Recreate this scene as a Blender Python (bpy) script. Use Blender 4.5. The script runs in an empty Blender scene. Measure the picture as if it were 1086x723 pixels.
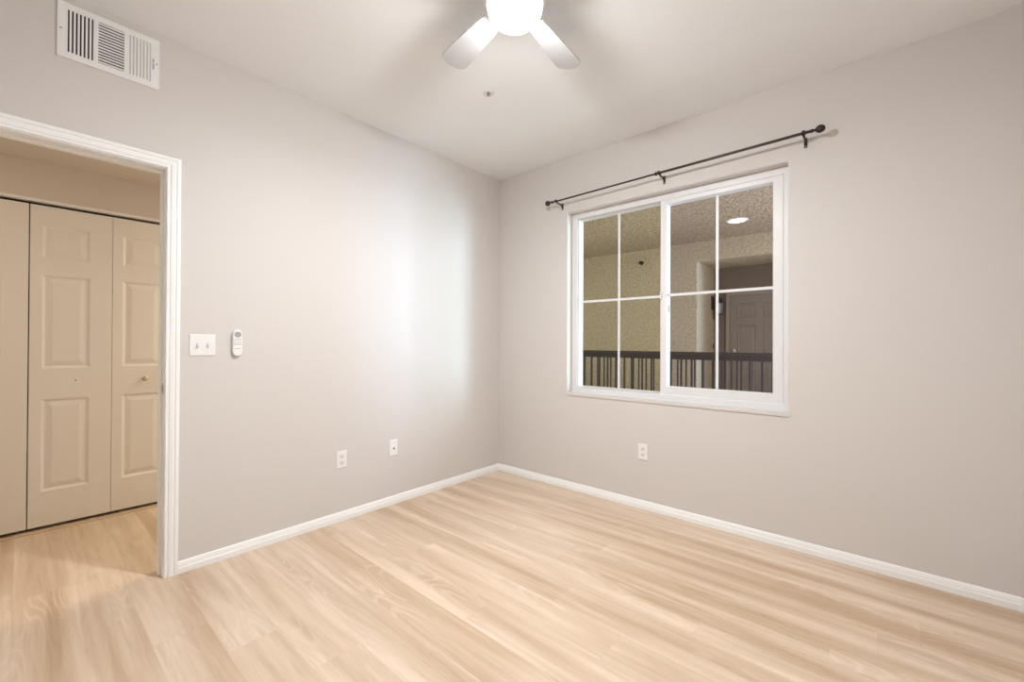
import bpy, bmesh, math
from mathutils import Vector, Matrix

PI = math.pi
S = bpy.context.scene
COL = S.collection

# ---------------------------------------------------------------- camera
cam_d = bpy.data.cameras.new('camera')
cam = bpy.data.objects.new('camera', cam_d)
COL.objects.link(cam)
YAW, PITCH, ROLL = 0.7163, 0.0051, 0.0046
d = Vector((-math.sin(YAW) * math.cos(PITCH), math.cos(YAW) * math.cos(PITCH), math.sin(PITCH)))
r0 = Vector((math.cos(YAW), math.sin(YAW), 0))
u0 = r0.cross(d)
r = r0 * math.cos(ROLL) + u0 * math.sin(ROLL)
u = u0 * math.cos(ROLL) - r0 * math.sin(ROLL)
m = Matrix((r, u, -d)).transposed().to_4x4()
m.translation = Vector((2.751, -2.971, 1.198))
cam.matrix_world = m
cam_d.sensor_fit = 'HORIZONTAL'
cam_d.sensor_width = 36
cam_d.lens = 452.42 / 1086 * 36
cam_d.clip_start = 0.02
S.camera = cam

# ---------------------------------------------------------------- view, world, lights
S.view_settings.view_transform = 'Standard'
S.view_settings.look = 'None'
S.view_settings.exposure = 0.05
S.view_settings.gamma = 1.0
S.view_settings.use_curve_mapping = False
FAN_W, FAN_UP, FAN_EMIT = 40.0, 45.0, 5.0    # lamp disc facing down, bulb inside the lens, glow of the lens itself
FAN_RGB = (0.93, 0.965, 1.0)
HALL_W, HALL_RGB = 29.0, (1.0, 0.88, 0.70)
DAY_W, DAY_RGB = 590.0, (0.40, 0.66, 1.0)
SOFFIT_EMIT = 9.0

W = bpy.data.worlds.new('world')
S.world = W
W.use_nodes = True
bg = W.node_tree.nodes['Background']
bg.inputs[0].default_value = (0.72, 0.86, 1.0, 1)
bg.inputs[1].default_value = 3.6


def area_light(name, loc, target, sx, sy, watt, rgb, shape='RECTANGLE'):
    l = bpy.data.lights.new(name, 'AREA')
    l.shape = shape
    l.size = sx
    if shape in ('RECTANGLE', 'ELLIPSE'):
        l.size_y = sy
    l.energy = watt
    l.color = rgb
    o = bpy.data.objects.new(name, l)
    COL.objects.link(o)
    o.location = loc
    o.rotation_euler = (Vector(target) - Vector(loc)).to_track_quat('-Z', 'Y').to_euler()
    return o


# daylight from the open end of the breezeway, well outside the window
area_light('breezeway_daylight', (7.2, 3.35, 1.65), (1.5, 0.1, 1.5), 1.15, 3.3, DAY_W, DAY_RGB)
# hallway ceiling lamp, round the corner of the doorway
area_light('hallway_lamp', (-0.66, -0.75, 2.30), (-0.66, -0.75, 0), 0.95, 0.95, HALL_W, HALL_RGB, 'DISK')
area_light('jamb_fill_light', (-0.32, -3.95, 2.30), (-0.32, -3.95, 0), 0.3, 0.3, HALL_W * 0.2, HALL_RGB, 'DISK')  # added unseen fill light that brightens the face of the door jamb


# ---------------------------------------------------------------- materials
def srgb(r, g, b):
    f = lambda c: (c / 255 / 12.92) if c / 255 <= 0.04045 else ((c / 255 + 0.055) / 1.055) ** 2.4
    return (f(r), f(g), f(b), 1)


def mat(name, col, rough=0.5, metal=0.0, spec=0.5, bump=None, emit=None):
    """bump = (scale, strength, distance, detail)"""
    mt = bpy.data.materials.new(name)
    mt.use_nodes = True
    nt = mt.node_tree
    b = nt.nodes['Principled BSDF']
    b.inputs['Base Color'].default_value = col
    b.inputs['Roughness'].default_value = rough
    b.inputs['Metallic'].default_value = metal
    b.inputs['Specular IOR Level'].default_value = spec
    if emit:
        b.inputs['Emission Color'].default_value = (*emit[0], 1)
        b.inputs['Emission Strength'].default_value = emit[1]
    if bump:
        tc = nt.nodes.new('ShaderNodeTexCoord')
        n = nt.nodes.new('ShaderNodeTexNoise')
        n.inputs['Scale'].default_value = bump[0]
        n.inputs['Detail'].default_value = bump[3]
        bp = nt.nodes.new('ShaderNodeBump')
        bp.inputs['Strength'].default_value = bump[1]
        bp.inputs['Distance'].default_value = bump[2]
        nt.links.new(tc.outputs['Object'], n.inputs['Vector'])
        nt.links.new(n.outputs['Fac'], bp.inputs['Height'])
        nt.links.new(bp.outputs['Normal'], b.inputs['Normal'])
    return mt


M = {}
M['wall'] = mat('wall_paint', srgb(214, 208, 203), 0.62, spec=0.3, bump=(90, 0.12, 0.004, 2))
M['ceiling'] = mat('ceiling_paint', srgb(241, 241, 241), 0.75, spec=0.2, bump=(90, 0.12, 0.004, 2))
M['trim'] = mat('trim_paint', srgb(246, 245, 243), 0.38, spec=0.4)
M['closet_door'] = mat('closet_door_paint', srgb(240, 236, 229), 0.45, bump=(60, 0.05, 0.002, 2))
M['hall_wall'] = mat('hall_wall_paint', srgb(222, 214, 204), 0.65, spec=0.3, bump=(90, 0.1, 0.004, 2))
M['vinyl'] = mat('window_vinyl', srgb(226, 224, 223), 0.35)
M['plastic'] = mat('white_plastic', srgb(238, 236, 234), 0.32)
M['fan_white'] = mat('fan_white', srgb(226, 224, 221), 0.5)
M['fan_blade'] = mat('fan_blade_pale_grey', srgb(186, 184, 182), 0.6, bump=(30, 0.04, 0.002, 2))
M['toggle'] = mat('toggle_plastic', srgb(206, 203, 200), 0.35)
M['outlet_face'] = mat('outlet_face', srgb(228, 226, 223), 0.35)
M['grey_plastic'] = mat('grey_plastic', srgb(166, 164, 164), 0.5)
M['dark'] = mat('dark_slot', srgb(52, 46, 42), 0.7)
M['duct'] = mat('duct_interior', srgb(58, 50, 44), 0.8)
M['button'] = mat('button_grey', srgb(120, 116, 114), 0.5)
M['bronze'] = mat('dark_bronze', srgb(62, 53, 47), 0.35, metal=0.6, bump=(40, 0.05, 0.001, 2))
M['rail_iron'] = mat('rail_paint', srgb(66, 54, 50), 0.5, bump=(40, 0.05, 0.001, 2))
M['steel'] = mat('satin_steel', srgb(190, 186, 180), 0.3, metal=1.0)
M['brass'] = mat('knob_nickel', srgb(206, 188, 156), 0.22, metal=1.0)
M['closet_dark'] = mat('closet_interior', srgb(60, 50, 42), 0.9)
M['threshold'] = mat('threshold_strip', srgb(214, 184, 146), 0.5)
M['concrete'] = mat('walkway_concrete', srgb(150, 142, 132), 0.85, bump=(30, 0.3, 0.006, 4))
M['entry_door'] = mat('entry_door_paint', srgb(150, 134, 121), 0.5, bump=(50, 0.06, 0.002, 2))
M['entry_frame'] = mat('entry_frame_paint', srgb(164, 148, 134), 0.5)
M['lantern_glass'] = mat('lantern_frosted_glass', srgb(190, 184, 178), 0.3)


def frosted_lens(name, rgb, strength):
    """frosted diffuser: glows and lets the bulb inside shine through"""
    mt = bpy.data.materials.new(name)
    mt.use_nodes = True
    nt = mt.node_tree
    nt.nodes.remove(nt.nodes['Principled BSDF'])
    em = nt.nodes.new('ShaderNodeEmission')
    em.inputs[0].default_value = (*rgb, 1)
    em.inputs[1].default_value = strength
    tr = nt.nodes.new('ShaderNodeBsdfTransparent')
    tr.inputs[0].default_value = (0.95, 0.95, 0.95, 1)
    ad = nt.nodes.new('ShaderNodeAddShader')
    nt.links.new(em.outputs[0], ad.inputs[0])
    nt.links.new(tr.outputs[0], ad.inputs[1])
    nt.links.new(ad.outputs[0], nt.nodes['Material Output'].inputs['Surface'])
    mt.cycles.emission_sampling = 'NONE'
    return mt


M['lens'] = frosted_lens('fan_lens', FAN_RGB, FAN_EMIT)
M['soffit_lens'] = mat('soffit_lens', srgb(255, 250, 240), 0.4, emit=((1.0, 0.93, 0.78), SOFFIT_EMIT))


def stucco(name, col, col2):
    mt = bpy.data.materials.new(name)
    mt.use_nodes = True
    nt = mt.node_tree
    b = nt.nodes['Principled BSDF']
    b.inputs['Roughness'].default_value = 0.9
    b.inputs['Specular IOR Level'].default_value = 0.15
    tc = nt.nodes.new('ShaderNodeTexCoord')
    n1 = nt.nodes.new('ShaderNodeTexNoise')
    n1.inputs['Scale'].default_value = 26
    n1.inputs['Detail'].default_value = 5
    n1.inputs['Roughness'].default_value = 0.62
    n2 = nt.nodes.new('ShaderNodeTexVoronoi')
    n2.inputs['Scale'].default_value = 38
    ad = nt.nodes.new('ShaderNodeMath')
    ad.operation = 'MULTIPLY_ADD'
    ad.inputs[1].default_value = 0.35
    bp = nt.nodes.new('ShaderNodeBump')
    bp.inputs['Strength'].default_value = 0.9
    bp.inputs['Distance'].default_value = 0.03
    mx = nt.nodes.new('ShaderNodeMix')
    mx.data_type = 'RGBA'
    mx.inputs[6].default_value = col
    mx.inputs[7].default_value = col2
    L = nt.links.new
    L(tc.outputs['Object'], n1.inputs['Vector'])
    L(tc.outputs['Object'], n2.inputs['Vector'])
    L(n2.outputs['Distance'], ad.inputs[0])
    L(n1.outputs['Fac'], ad.inputs[2])
    L(ad.outputs[0], bp.inputs['Height'])
    L(bp.outputs['Normal'], b.inputs['Normal'])
    mr = nt.nodes.new('ShaderNodeMapRange')
    mr.inputs[1].default_value = 0.36
    mr.inputs[2].default_value = 0.64
    L(n1.outputs['Fac'], mr.inputs[0])
    L(mr.outputs[0], mx.inputs[0])
    L(mx.outputs[2], b.inputs['Base Color'])
    return mt


M['stucco'] = stucco('stucco_tan', srgb(184, 162, 134), srgb(208, 187, 158))
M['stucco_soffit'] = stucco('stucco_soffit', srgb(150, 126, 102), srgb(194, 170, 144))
M['entry_wall'] = mat('entry_wall_painted_shade', srgb(128, 110, 96), 0.8, bump=(40, 0.2, 0.006, 3))  # shade of the entry recess put into a darker wall colour


def glass(name, tint):
    mt = bpy.data.materials.new(name)
    mt.use_nodes = True
    nt = mt.node_tree
    nt.nodes.remove(nt.nodes['Principled BSDF'])
    out = nt.nodes['Material Output']
    tr = nt.nodes.new('ShaderNodeBsdfTransparent')
    tr.inputs[0].default_value = tint
    gl = nt.nodes.new('ShaderNodeBsdfGlossy')
    gl.inputs['Roughness'].default_value = 0.02
    lw = nt.nodes.new('ShaderNodeLayerWeight')
    pw = nt.nodes.new('ShaderNodeMath')
    pw.operation = 'POWER'
    pw.inputs[1].default_value = 5.0
    fr = nt.nodes.new('ShaderNodeMath')
    fr.operation = 'MULTIPLY_ADD'
    fr.inputs[1].default_value = 0.25
    fr.inputs[2].default_value = 0.0
    lw.inputs['Blend'].default_value = 0.5
    nt.links.new(lw.outputs['Facing'], pw.inputs[0])
    nt.links.new(pw.outputs[0], fr.inputs[0])
    mx = nt.nodes.new('ShaderNodeMixShader')
    nt.links.new(fr.outputs[0], mx.inputs[0])
    nt.links.new(tr.outputs[0], mx.inputs[1])
    nt.links.new(gl.outputs[0], mx.inputs[2])
    nt.links.new(mx.outputs[0], out.inputs['Surface'])
    return mt


M['glass_left'] = glass('glass_warm_tint', (0.95, 0.92, 0.82, 1))
M['glass_right'] = glass('glass_screened', (0.90, 0.86, 0.83, 1))


def wood_floor():
    mt = bpy.data.materials.new('vinyl_plank_floor')
    mt.use_nodes = True
    nt = mt.node_tree
    L = nt.links.new
    b = nt.nodes['Principled BSDF']

    def N(t, **k):
        n = nt.nodes.new(t)
        for a, v in k.items():
            setattr(n, a, v)
        return n

    def math_(op, a, c=None, e=None):
        n = N('ShaderNodeMath', operation=op)
        for i, v in enumerate((a, c, e)):
            if v is None:
                continue
            if isinstance(v, (int, float)):
                n.inputs[i].default_value = v
            else:
                L(v, n.inputs[i])
        return n.outputs[0]

    def comb(x, y, z):
        n = N('ShaderNodeCombineXYZ')
        for i, v in enumerate((x, y, z)):
            if isinstance(v, (int, float)):
                n.inputs[i].default_value = v
            else:
                L(v, n.inputs[i])
        return n.outputs[0]

    def noise(vec, scale, detail, rough=0.5, dist=0.0):
        n = N('ShaderNodeTexNoise')
        n.inputs['Scale'].default_value = scale
        n.inputs['Detail'].default_value = detail
        n.inputs['Roughness'].default_value = rough
        n.inputs['Distortion'].default_value = dist
        L(vec, n.inputs['Vector'])
        return n.outputs['Fac']

    def mixc(f, a, c, blend='MIX'):
        n = N('ShaderNodeMix', data_type='RGBA', blend_type=blend)
        if isinstance(f, (int, float)):
            n.inputs[0].default_value = f
        else:
            L(f, n.inputs[0])
        for i, v in ((6, a), (7, c)):
            if isinstance(v, tuple):
                n.inputs[i].default_value = v
            else:
                L(v, n.inputs[i])
        return n.outputs[2]

    def ramp(f, lo, hi):
        n = N('ShaderNodeMapRange', clamp=True)
        n.inputs[1].default_value = lo
        n.inputs[2].default_value = hi
        L(f, n.inputs[0])
        return n.outputs[0]

    tc = N('ShaderNodeTexCoord')
    sp = N('ShaderNodeSeparateXYZ')
    L(tc.outputs['Object'], sp.inputs[0])
    X, Y = sp.outputs[0], sp.outputs[1]
    yr = math_('MULTIPLY_ADD', Y, 1 / 0.183, 40.35)
    row = math_('FLOOR', yr)
    fy = math_('FRACT', yr)
    wn = N('ShaderNodeTexWhiteNoise', noise_dimensions='1D')
    L(row, wn.inputs['W'])
    xr = math_('ADD', math_('MULTIPLY_ADD', X, 1 / 1.22, 30.0), math_('MULTIPLY', wn.outputs[0], 5.3))
    colm = math_('FLOOR', xr)
    fx = math_('FRACT', xr)
    wn2 = N('ShaderNodeTexWhiteNoise', noise_dimensions='2D')
    L(comb(row, colm, 0), wn2.inputs['Vector'])
    pid = wn2.outputs['Value']
    # long blurred tone bands along each plank
    big = noise(comb(math_('MULTIPLY_ADD', wn.outputs[0], 37.0, math_('MULTIPLY_ADD', X, 0.62, math_('MULTIPLY', pid, 0.35))),
                     math_('MULTIPLY', Y, 8.5), math_('MULTIPLY', wn.outputs[0], 19.0)), 1.0, 2.5, 0.5, 0.3)
    # medium streaks
    med = noise(comb(math_('MULTIPLY_ADD', pid, 17.0, math_('MULTIPLY', X, 2.2)),
                     math_('MULTIPLY', Y, 34.0), math_('MULTIPLY', pid, 7.0)), 1.0, 3.0, 0.55, 0.4)
    # fine grain
    fine = noise(comb(math_('MULTIPLY_ADD', pid, 9.0, math_('MULTIPLY', X, 7.0)),
                      math_('MULTIPLY', Y, 170.0), pid), 1.0, 3.0, 0.6)
    # cathedral figure: contour lines of a stretched noise
    cn = noise(comb(math_('MULTIPLY_ADD', pid, 53.0, math_('MULTIPLY', X, 1.3)),
                    math_('MULTIPLY', Y, 8.0), math_('MULTIPLY', pid, 31.0)), 1.0, 1.0, 0.4, 0.2)
    cl = math_('SINE', math_('MULTIPLY', cn, 95.0))
    cmask = ramp(noise(comb(math_('MULTIPLY_ADD', pid, 23.0, math_('MULTIPLY', X, 1.1)),
                            math_('MULTIPLY', Y, 6.0), math_('MULTIPLY', pid, 3.0)), 1.0, 1.0), 0.50, 0.66)
    c = mixc(ramp(big, 0.30, 0.60), FL_A, FL_B)
    c = mixc(math_('MULTIPLY', ramp(med, 0.45, 0.75), 0.42), c, FL_C)
    c = mixc(math_('MULTIPLY', ramp(fine, 0.35, 0.75), 0.22), c, FL_D)
    c = mixc(math_('MULTIPLY', math_('MULTIPLY', ramp(cl, 0.25, 0.95), cmask), 0.24), c, FL_E)
    tone = math_('MULTIPLY_ADD', pid, 0.05, 0.965)
    c = mixc(1.0, c, comb(tone, tone, tone), 'MULTIPLY')
    seam_y = math_('LESS_THAN', math_('MINIMUM', fy, math_('SUBTRACT', 1.0, fy)), 0.0055)
    seam_x = math_('LESS_THAN', math_('MINIMUM', fx, math_('SUBTRACT', 1.0, fx)), 0.0010)
    seam = math_('MAXIMUM', seam_y, seam_x)
    c = mixc(math_('MULTIPLY', seam, 0.15), c, FL_S)
    L(c, b.inputs['Base Color'])
    b.inputs['Roughness'].default_value = 0.42
    b.inputs['Specular IOR Level'].default_value = 0.4
    bp = N('ShaderNodeBump')
    bp.inputs['Strength'].default_value = 0.06
    bp.inputs['Distance'].default_value = 0.003
    L(fine, bp.inputs['Height'])
    L(bp.outputs['Normal'], b.inputs['Normal'])
    return mt


FL_A = srgb(190, 160, 129)
FL_B = srgb(224, 203, 180)
FL_C = srgb(178, 149, 122)
FL_D = srgb(232, 212, 192)
FL_E = srgb(240, 224, 206)
FL_S = srgb(176, 148, 124)
M['floor'] = wood_floor()


# ---------------------------------------------------------------- mesh helpers
def B():
    return bmesh.new()


def box(bm, lo, hi, mtx=None):
    x0, y0, z0 = lo
    x1, y1, z1 = hi
    vs = [bm.verts.new((x, y, z)) for x in (x0, x1) for y in (y0, y1) for z in (z0, z1)]
    if mtx:
        for v in vs:
            v.co = mtx @ v.co
    for f in ((0, 1, 3, 2), (4, 6, 7, 5), (0, 4, 5, 1), (2, 3, 7, 6), (0, 2, 6, 4), (1, 5, 7, 3)):
        bm.faces.new([vs[i] for i in f])
    return vs


def frame_of(axis):
    a = Vector(axis).normalized()
    t = Vector((0, 0, 1)) if abs(a.z) < 0.9 else Vector((1, 0, 0))
    e1 = t.cross(a).normalized()
    return a, e1, a.cross(e1)


def lathe(bm, origin, axis, prof, n=32, sy=1.0):
    """prof: list of (radius, distance along axis)"""
    o = Vector(origin)
    a, e1, e2 = frame_of(axis)
    rings = []
    for rr, h in prof:
        if rr < 1e-6:
            rings.append([bm.verts.new(o + a * h)])
        else:
            rings.append([bm.verts.new(o + a * h + e1 * rr * math.cos(2 * PI * k / n) + e2 * rr * sy * math.sin(2 * PI * k / n)) for k in range(n)])
    for A, C in zip(rings, rings[1:]):
        for k in range(n):
            k2 = (k + 1) % n
            if len(A) == 1 and len(C) == 1:
                continue
            if len(A) == 1:
                bm.faces.new((A[0], C[k2], C[k]))
            elif len(C) == 1:
                bm.faces.new((A[k], A[k2], C[0]))
            else:
                bm.faces.new((A[k], A[k2], C[k2], C[k]))
    for R_, fl in ((rings[0], True), (rings[-1], False)):
        if len(R_) > 2:
            bm.faces.new(list(reversed(R_)) if fl else R_)


def cyl(bm, p0, p1, rad, n=20):
    p0, p1 = Vector(p0), Vector(p1)
    L = (p1 - p0).length
    lathe(bm, p0, p1 - p0, [(rad, 0), (rad, L)], n)


def tube(bm, pts, rad, n=12, sy=1.0):
    pts = [Vector(p) for p in pts]
    rings = []
    for i, p in enumerate(pts):
        a = (pts[min(i + 1, len(pts) - 1)] - pts[max(i - 1, 0)]).normalized()
        _, e1, e2 = frame_of(a)
        rings.append([bm.verts.new(p + e1 * rad * math.cos(2 * PI * k / n) + e2 * rad * sy * math.sin(2 * PI * k / n)) for k in range(n)])
    for A, C in zip(rings, rings[1:]):
        for k in range(n):
            bm.faces.new((A[k], A[(k + 1) % n], C[(k + 1) % n], C[k]))
    bm.faces.new(list(reversed(rings[0])))
    bm.faces.new(rings[-1])


def prism(bm, pts, off):
    """extrude a polygon of 3-D points by the vector off"""
    off = Vector(off)
    A = [bm.verts.new(Vector(p)) for p in pts]
    C = [bm.verts.new(Vector(p) + off) for p in pts]
    n = len(pts)
    bm.faces.new(list(reversed(A)))
    bm.faces.new(C)
    for k in range(n):
        bm.faces.new((A[k], A[(k + 1) % n], C[(k + 1) % n], C[k]))


def sweep(bm, stations, closed=False):
    """stations: list of equal-length point loops, joined in order"""
    R_ = [[bm.verts.new(Vector(p)) for p in s] for s in stations]
    n = len(R_[0])
    for A, C in zip(R_, R_[1:]):
        for k in range(n):
            bm.faces.new((A[k], A[(k + 1) % n], C[(k + 1) % n], C[k]))
    bm.faces.new(list(reversed(R_[0])))
    bm.faces.new(R_[-1])


def obj(name, bm, material, parent=None, smooth=None, bevel=0.0, seg=2, loc=None):
    bmesh.ops.recalc_face_normals(bm, faces=bm.faces)
    base = Vector(loc) if loc is not None else None
    if base is not None:
        bmesh.ops.translate(bm, verts=bm.verts, vec=-base)
    me = bpy.data.meshes.new(name)
    bm.to_mesh(me)
    bm.free()
    me.materials.append(material)
    if smooth is not None:
        me.polygons.foreach_set('use_smooth', [True] * len(me.polygons))
        me.set_sharp_from_angle(angle=math.radians(smooth))
    o = bpy.data.objects.new(name, me)
    COL.objects.link(o)
    if base is not None:
        o.location = base
    if parent is not None:
        o.parent = parent
        o.location = o.location - parent_world(parent)
    if bevel:
        mo = o.modifiers.new('bevel', 'BEVEL')
        mo.width = bevel
        mo.segments = seg
        mo.limit_method = 'ANGLE'
        mo.angle_limit = math.radians(40)
        mo.harden_normals = False
    return o


def parent_world(p):
    v = Vector((0, 0, 0))
    while p is not None:
        v += p.location
        p = p.parent
    return v


def thing(name, label, cat, loc, group=None):
    o = bpy.data.objects.new(name, None)
    o.empty_display_size = 0.05
    COL.objects.link(o)
    o.location = loc
    o['label'] = label
    o['category'] = cat
    if group:
        o['group'] = group
    return o


def tag(o, label, cat, group=None):
    o['label'] = label
    o['category'] = cat
    if group:
        o['group'] = group
    return o


def struct(name, bm, material, parent=None, **k):
    o = obj(name, bm, material, parent, **k)
    if parent is None:
        o['kind'] = 'structure'
    return o


def label_struct(o, label, cat):
    o['kind'] = 'structure'
    o['label'] = label
    o['category'] = cat
    return o


# ---------------------------------------------------------------- dimensions
H = 2.74
RX1, RY0 = 3.30, -3.40            # room: x 0..RX1, y RY0..0
WT = 0.12                         # interior wall thickness
ET = 0.14                         # window wall thickness
DY0, DY1, DZ = -3.255, -2.497, 2.077   # doorway clear opening
WX0, WX1, WZ0, WZ1 = 0.772, 2.325, 0.787, 2.281   # window opening
HX = -1.262                       # hallway face of the closet wall
HALLZ = 2.33

# ---------------------------------------------------------------- shell
bm = B(); box(bm, (-2.0, -4.4, -0.06), (RX1 + 0.1, 0.0, 0.0))
label_struct(struct('floor', bm, M['floor']), 'light oak plank floor running through the room and hallway', 'floor')
bm = B(); box(bm, (-0.06, RY0 - 0.1, H), (RX1 + 0.1, ET, H + 0.1))
label_struct(struct('ceiling', bm, M['ceiling']), 'plain white ceiling above the bedroom', 'ceiling')

bm = B()
box(bm, (-WT, DY1 + 0.018, 0), (0, 0.0, H))
box(bm, (-WT, DY0 - 0.018, DZ + 0.018), (0, DY1 + 0.018, H))
box(bm, (-WT, -4.4, 0), (0, DY0 - 0.018, H))
label_struct(struct('wall_left', bm, M['wall']), 'greige wall with the doorway, vent and light switch', 'wall')
bm = B()
xs_, zs_ = (-1.4, WX0, WX1, RX1 + 0.1), (-0.06, WZ0, WZ1, H + 0.05)
gv = {(i, j, k): bm.verts.new((xs_[i], y, zs_[j])) for i in range(4) for j in range(4) for k, y in enumerate((0.0, ET))}
for i in range(3):
    for j in range(3):
        if (i, j) == (1, 1):
            continue
        for k in (0, 1):
            bm.faces.new([gv[i + di, j + dj, k] for di, dj in ((0, 0), (1, 0), (1, 1), (0, 1))])
hole = [(1, 1), (2, 1), (2, 2), (1, 2)]
rim_ = [(0, 0), (1, 0), (2, 0), (3, 0), (3, 1), (3, 2), (3, 3), (2, 3), (1, 3), (0, 3), (0, 2), (0, 1)]
for loop in (hole, rim_):
    for q_ in range(len(loop)):
        p1_, p2_ = loop[q_], loop[(q_ + 1) % len(loop)]
        bm.faces.new((gv[(*p1_, 0)], gv[(*p2_, 0)], gv[(*p2_, 1)], gv[(*p1_, 1)]))
label_struct(struct('wall_right', bm, M['wall'], bevel=0.010, seg=3), 'greige wall holding the sliding window', 'wall')
bm = B(); box(bm, (0, RY0 - 0.1, 0), (RX1 + 0.1, RY0, H))
struct('wall_back', bm, M['wall'])
bm = B(); box(bm, (RX1, RY0, 0), (RX1 + 0.1, 0, H))
struct('wall_front', bm, M['wall'])

# hallway and closet shell
bm = B(); box(bm, (-2.0, -4.4, HALLZ), (-WT, 0, HALLZ + 0.1))
label_struct(struct('ceiling_hall', bm, M['hall_wall']), 'low ceiling of the hallway seen through the doorway', 'ceiling')
bm = B()
box(bm, (HX - 0.09, -3.76, 2.094), (HX, -2.17, HALLZ))
box(bm, (HX - 0.09, -2.17, 0), (HX, 0, HALLZ))
box(bm, (HX - 0.09, -4.4, 0), (HX, -3.76, HALLZ))
label_struct(struct('wall_hall', bm, M['hall_wall']), 'hallway wall above the closet doors', 'wall')
bm = B(); box(bm, (-2.0, -4.5, 0), (0, -4.4, H))
struct('wall_hall_end', bm, M['hall_wall'])
bm = B()
box(bm, (-2.0, -4.4, 0), (-1.95, 0, HALLZ))
struct('wall_closet', bm, M['closet_dark'])


# ---------------------------------------------------------------- baseboards
BPROF = [(0, 0.0005), (0.014, 0.0005), (0.014, 0.030), (0.0115, 0.034), (0.0105, 0.049), (0.0085, 0.053), (0.0075, 0.058), (0.004, 0.0615), (0, 0.0615)]


def baseboard(name, p0, p1, nrm, label, m0=0, m1=0):
    """m0/m1: mitre at the ends (+1 grows with depth, -1 shrinks)"""
    p0, p1, nrm = Vector(p0), Vector(p1), Vector(nrm)
    t = (p1 - p0).normalized()
    bm = B()
    s0 = [p0 + nrm * a + Vector((0, 0, z)) - t * a * m0 for a, z in BPROF]
    s1 = [p1 + nrm * a + Vector((0, 0, z)) + t * a * m1 for a, z in BPROF]
    sweep(bm, [s0, s1])
    o = struct(name, bm, M['trim'], smooth=25)
    label_struct(o, label, 'baseboard')


baseboard('baseboard_left', (0, DY1 + 0.0625, 0), (0, 0, 0), (1, 0, 0), 'low white baseboard along the wall with the doorway', 0, -1)
baseboard('baseboard_right', (0, 0, 0), (RX1, 0, 0), (0, -1, 0), 'low white baseboard under the window wall', -1, 0)
baseboard('baseboard_back', (RX1, RY0, 0), (0, RY0, 0), (0, 1, 0), 'baseboard behind the camera')

# ---------------------------------------------------------------- doorway casing and jamb
CPROF = [(0.0, 0.0), (0.0, 0.009), (0.004, 0.0105), (0.010, 0.0105), (0.0125, 0.0085), (0.0155, 0.012), (0.022, 0.0145), (0.032, 0.0150),
         (0.0375, 0.0130), (0.0405, 0.0170), (0.048, 0.0180), (0.054, 0.0170), (0.056, 0.014), (0.056, 0.0)]
bm = B()
iy1, iy0, iz = DY1 + 0.005, DY0 - 0.005, DZ + 0.005
sweep(bm, [[(t, iy1 + w, 0.0005) for w, t in CPROF], [(t, iy1 + w, iz + w) for w, t in CPROF],
           [(t, iy0 - w, iz + w) for w, t in CPROF], [(t, iy0 - w, 0.0005) for w, t in CPROF]])
label_struct(struct('trim_1', bm, M['trim'], smooth=20), 'white moulded casing around the doorway', 'door casing')

bm = B()
box(bm, (-WT, DY1, 0.0005), (0.0, DY1 + 0.018, DZ + 0.018))
box(bm, (-WT, DY0 - 0.018, 0.0005), (0.0, DY0, DZ + 0.018))
box(bm, (-WT, DY0, DZ), (0.0, DY1, DZ + 0.018))
# door stop
box(bm, (-0.075, DY1 - 0.010, 0.0005), (-0.042, DY1, DZ))
box(bm, (-0.075, DY0, 0.0005), (-0.042, DY0 + 0.010, DZ))
box(bm, (-0.075, DY0 + 0.010, DZ - 0.010), (-0.042, DY1 - 0.010, DZ))
jamb = struct('door_1', bm, M['trim'], bevel=0.0012)
label_struct(jamb, 'white painted door jamb lining the open doorway', 'door jamb')
bm = B()
box(bm, (-0.036, DY1 - 0.0018, 0.93), (-0.012, DY1 + 0.001, 0.985))
obj('strike_plate', bm, M['steel'], jamb, bevel=0.0006)
bm = B(); box(bm, (-0.030, DY1 - 0.0024, 0.945), (-0.019, DY1 - 0.0012, 0.972))
obj('latch_hole', bm, M['dark'], jamb)

# ---------------------------------------------------------------- window
win = bpy.data.objects.new('window_1', None)
COL.objects.link(win)
win.location = (WX0, 0.0, WZ0)
label_struct(win, 'white vinyl sliding window with grilles, on the right wall', 'window')

FY0, FY1 = 0.068, ET
GL_Y, GR_Y = 0.128, 0.108
MX = 1.556                       # middle of the meeting stile
# outer frame (one picture-frame mesh with a stepped inner edge)


def rect_ring(bm, x0, z0, x1, z1, steps):
    """steps: list of (inset_left, inset_bottom, inset_right, inset_top, y), joined as a closed tube"""
    rings = []
    for l, b_, r_, t_, y in steps:
        rings.append([bm.verts.new(c) for c in ((x0 + l, y, z0 + b_), (x1 - r_, y, z0 + b_), (x1 - r_, y, z1 - t_), (x0 + l, y, z1 - t_))])
    n = len(rings)
    for i in range(n):
        A, C = rings[i], rings[(i + 1) % n]
        for k in range(4):
            bm.faces.new((A[k], A[(k + 1) % 4], C[(k + 1) % 4], C[k]))


bm = B()
g = 0.0015
rect_ring(bm, WX0, WZ0, WX1, WZ1,
          [(g, g, g, g, FY1 - 0.002), (g, g, g, g, FY0), (0.050, 0.046, 0.030, 0.044, FY0), (0.053, 0.049, 0.033, 0.047, FY0 + 0.004),
           (0.056, 0.052, 0.036, 0.050, FY1 - 0.002)])
obj('window_frame', bm, M['vinyl'], win, bevel=0.0015)

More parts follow.
